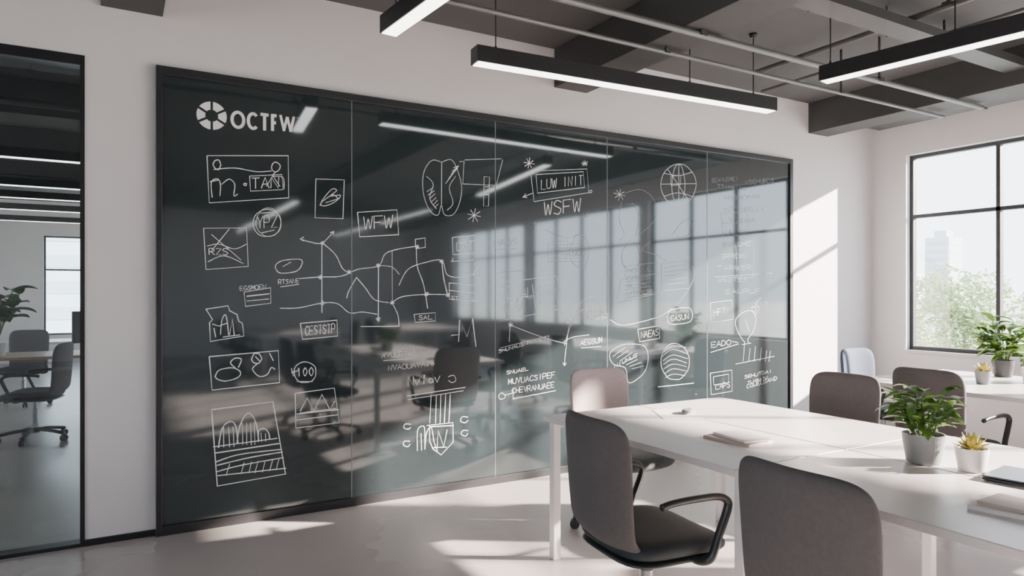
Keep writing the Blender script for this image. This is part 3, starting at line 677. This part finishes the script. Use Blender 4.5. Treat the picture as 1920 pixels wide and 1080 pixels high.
# adjoining office desk, monitor, chair
def office_desk(loc, top, label):
    e = thing('office_desk', label, 'desk', loc)
    bm = bmesh.new(); box(bm, -1.4,1.4,-.4,.4,.72,.75); mk('table_top', bm, top, parent=e, bevel=.003)
    for x in (-1.34, 1.34):
        for y in (-.35, .35):
            bm = bmesh.new(); box(bm, x-.02,x+.02,y-.02,y+.02,0,.72); mk('leg', bm, M_leg, parent=e)
office_desk((-0.9, 8.95, 0), M_wood, 'wood-topped office desk in the adjoining office')
office_desk((-0.9, 11.5, 0), M_white, 'white office desk in the adjoining office')
e = thing('monitor', 'black computer monitor on the adjoining office desk', 'monitor', (-0.14, 8.75, .75), math.radians(25))
bm = bmesh.new(); box(bm, -.28,.28,-.015,.015,.12,.46); mk('screen', bm, M_plas, parent=e, bevel=.004)
bm = bmesh.new(); box(bm, -.03,.03,.015,.03,.01,.3); box(bm, -.11,.11,-.08,.09,0,.01); mk('stand', bm, M_plas, parent=e)
copy_thing(C1, (-0.66, 7.95, 0), math.radians(75), 'grey office chair in the adjoining office')
copy_thing(C1, (-1.0, 10.6, 0), math.radians(170), 'grey office chair in the adjoining office')

# ------------------------------------------------------------------ outdoors
bm = bmesh.new(); box(bm, -300, 900, -500, 700, -7.5, -7.0); struct(mk('ground', bm, M_ground))
def building(x, y, w, dp, h, rot=0):
    e = thing('office_building', 'hazy pale office tower seen through the window', 'building', (x, y, -7), rot, 'distant towers')
    bm = bmesh.new(); box(bm, -w/2, w/2, -dp/2, dp/2, 0, h); box(bm, -w/4, w/4, -dp/4, dp/4, h, h+3); mk('facade', bm, M_bld, parent=e)
    bm = bmesh.new(); fl = int(h/3.5)
    for k in range(fl):
        z = 1.5+k*3.5
        box(bm, -w/2-.1, -w/2, -dp/2+1, dp/2-1, z, z+1.7); box(bm, -w/2+1, w/2-1, -dp/2-.1, -dp/2, z, z+1.7)
    mk('glazing', bm, M_bldw, parent=e)
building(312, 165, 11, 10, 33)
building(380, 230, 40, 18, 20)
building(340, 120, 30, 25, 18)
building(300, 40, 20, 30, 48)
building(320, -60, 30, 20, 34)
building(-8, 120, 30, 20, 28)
def tree(x, y, r, h, seed):
    rnd = random.Random(seed)
    e = thing('tree', 'hazy green street tree outside the window', 'tree', (x, y, -7), 0, 'street trees')
    bm = bmesh.new(); tube(bm, [(0,0,0),(.1,0,h*.4),(0,.1,h*.75)], .16, n=8); mk('trunk', bm, M_bark, parent=e, smooth=True)
    bm = bmesh.new()
    lob = [(rnd.uniform(-.55,.55)*r, rnd.uniform(-.55,.55)*r, h-r+rnd.uniform(-.5,.6)*r, r*rnd.uniform(.4,.65)) for _ in range(11)]
    for (a, b, c, q) in lob:
        for _ in range(330):
            v = Vector((rnd.gauss(0,1), rnd.gauss(0,1), rnd.gauss(0,1))).normalized()*q*rnd.uniform(.75,1.05)
            s = rnd.uniform(.10,.22); d = Vector((rnd.gauss(0,1), rnd.gauss(0,1), rnd.gauss(0,1))).normalized(); u = d.orthogonal().normalized()
            P = Vector((a,b,c))+v
            bm.faces.new([bm.verts.new(P+d*s), bm.verts.new(P+u*s*.5), bm.verts.new(P-d*s), bm.verts.new(P-u*s*.5)])
    mk('foliage', bm, M_tree, parent=e, recalc=False)
for k, (x, y, r, h) in enumerate(((42,21.0,2.9,9.9),(54,31.5,3.0,7.9),(37,13.5,2.6,10.0),(62,42,2.8,6.6),(42,6,3.2,9.0),(44,-3,3.2,8.5),(41,-12,3,9))):
    tree(x, y, r, h, k+1)

# ------------------------------------------------------------------ light
w = bpy.data.worlds.new('sky'); SC.world = w; w.use_nodes = True
nt = w.node_tree; bg = nt.nodes['Background']
tc = nt.nodes.new('ShaderNodeTexCoord'); sp = nt.nodes.new('ShaderNodeSeparateXYZ'); rp = nt.nodes.new('ShaderNodeValToRGB')
nt.links.new(tc.outputs['Generated'], sp.inputs[0]); nt.links.new(sp.outputs['Z'], rp.inputs['Fac']); nt.links.new(rp.outputs['Color'], bg.inputs['Color'])
rp.color_ramp.elements[0].color = (0.93, 0.965, 1.0, 1); rp.color_ramp.elements[1].color = (0.72, 0.83, 1.0, 1)
bg.inputs['Strength'].default_value = 3.8
sd = bpy.data.lights.new('sun', 'SUN'); sd.energy = 34.0; sd.angle = math.radians(1.2); sd.color = (1.0, 0.84, 0.72)
so = bpy.data.objects.new('sun', sd); COL.objects.link(so); so.location = (12, -6, 8)
so.rotation_euler = Vector((-.59, .37, -.250)).to_track_quat('-Z', 'Y').to_euler()
SC.view_settings.exposure = 0.9

cam = bpy.data.cameras.new('camera'); co = bpy.data.objects.new('camera', cam); COL.objects.link(co)
co.location = (0, 0, H); co.rotation_euler = (math.radians(90), 0, math.radians(-30))
cam.sensor_width = 36; cam.lens = 36*F/1920; cam.shift_y = 12/1920
cam.clip_start = 0.05; cam.clip_end = 2000
SC.camera = co
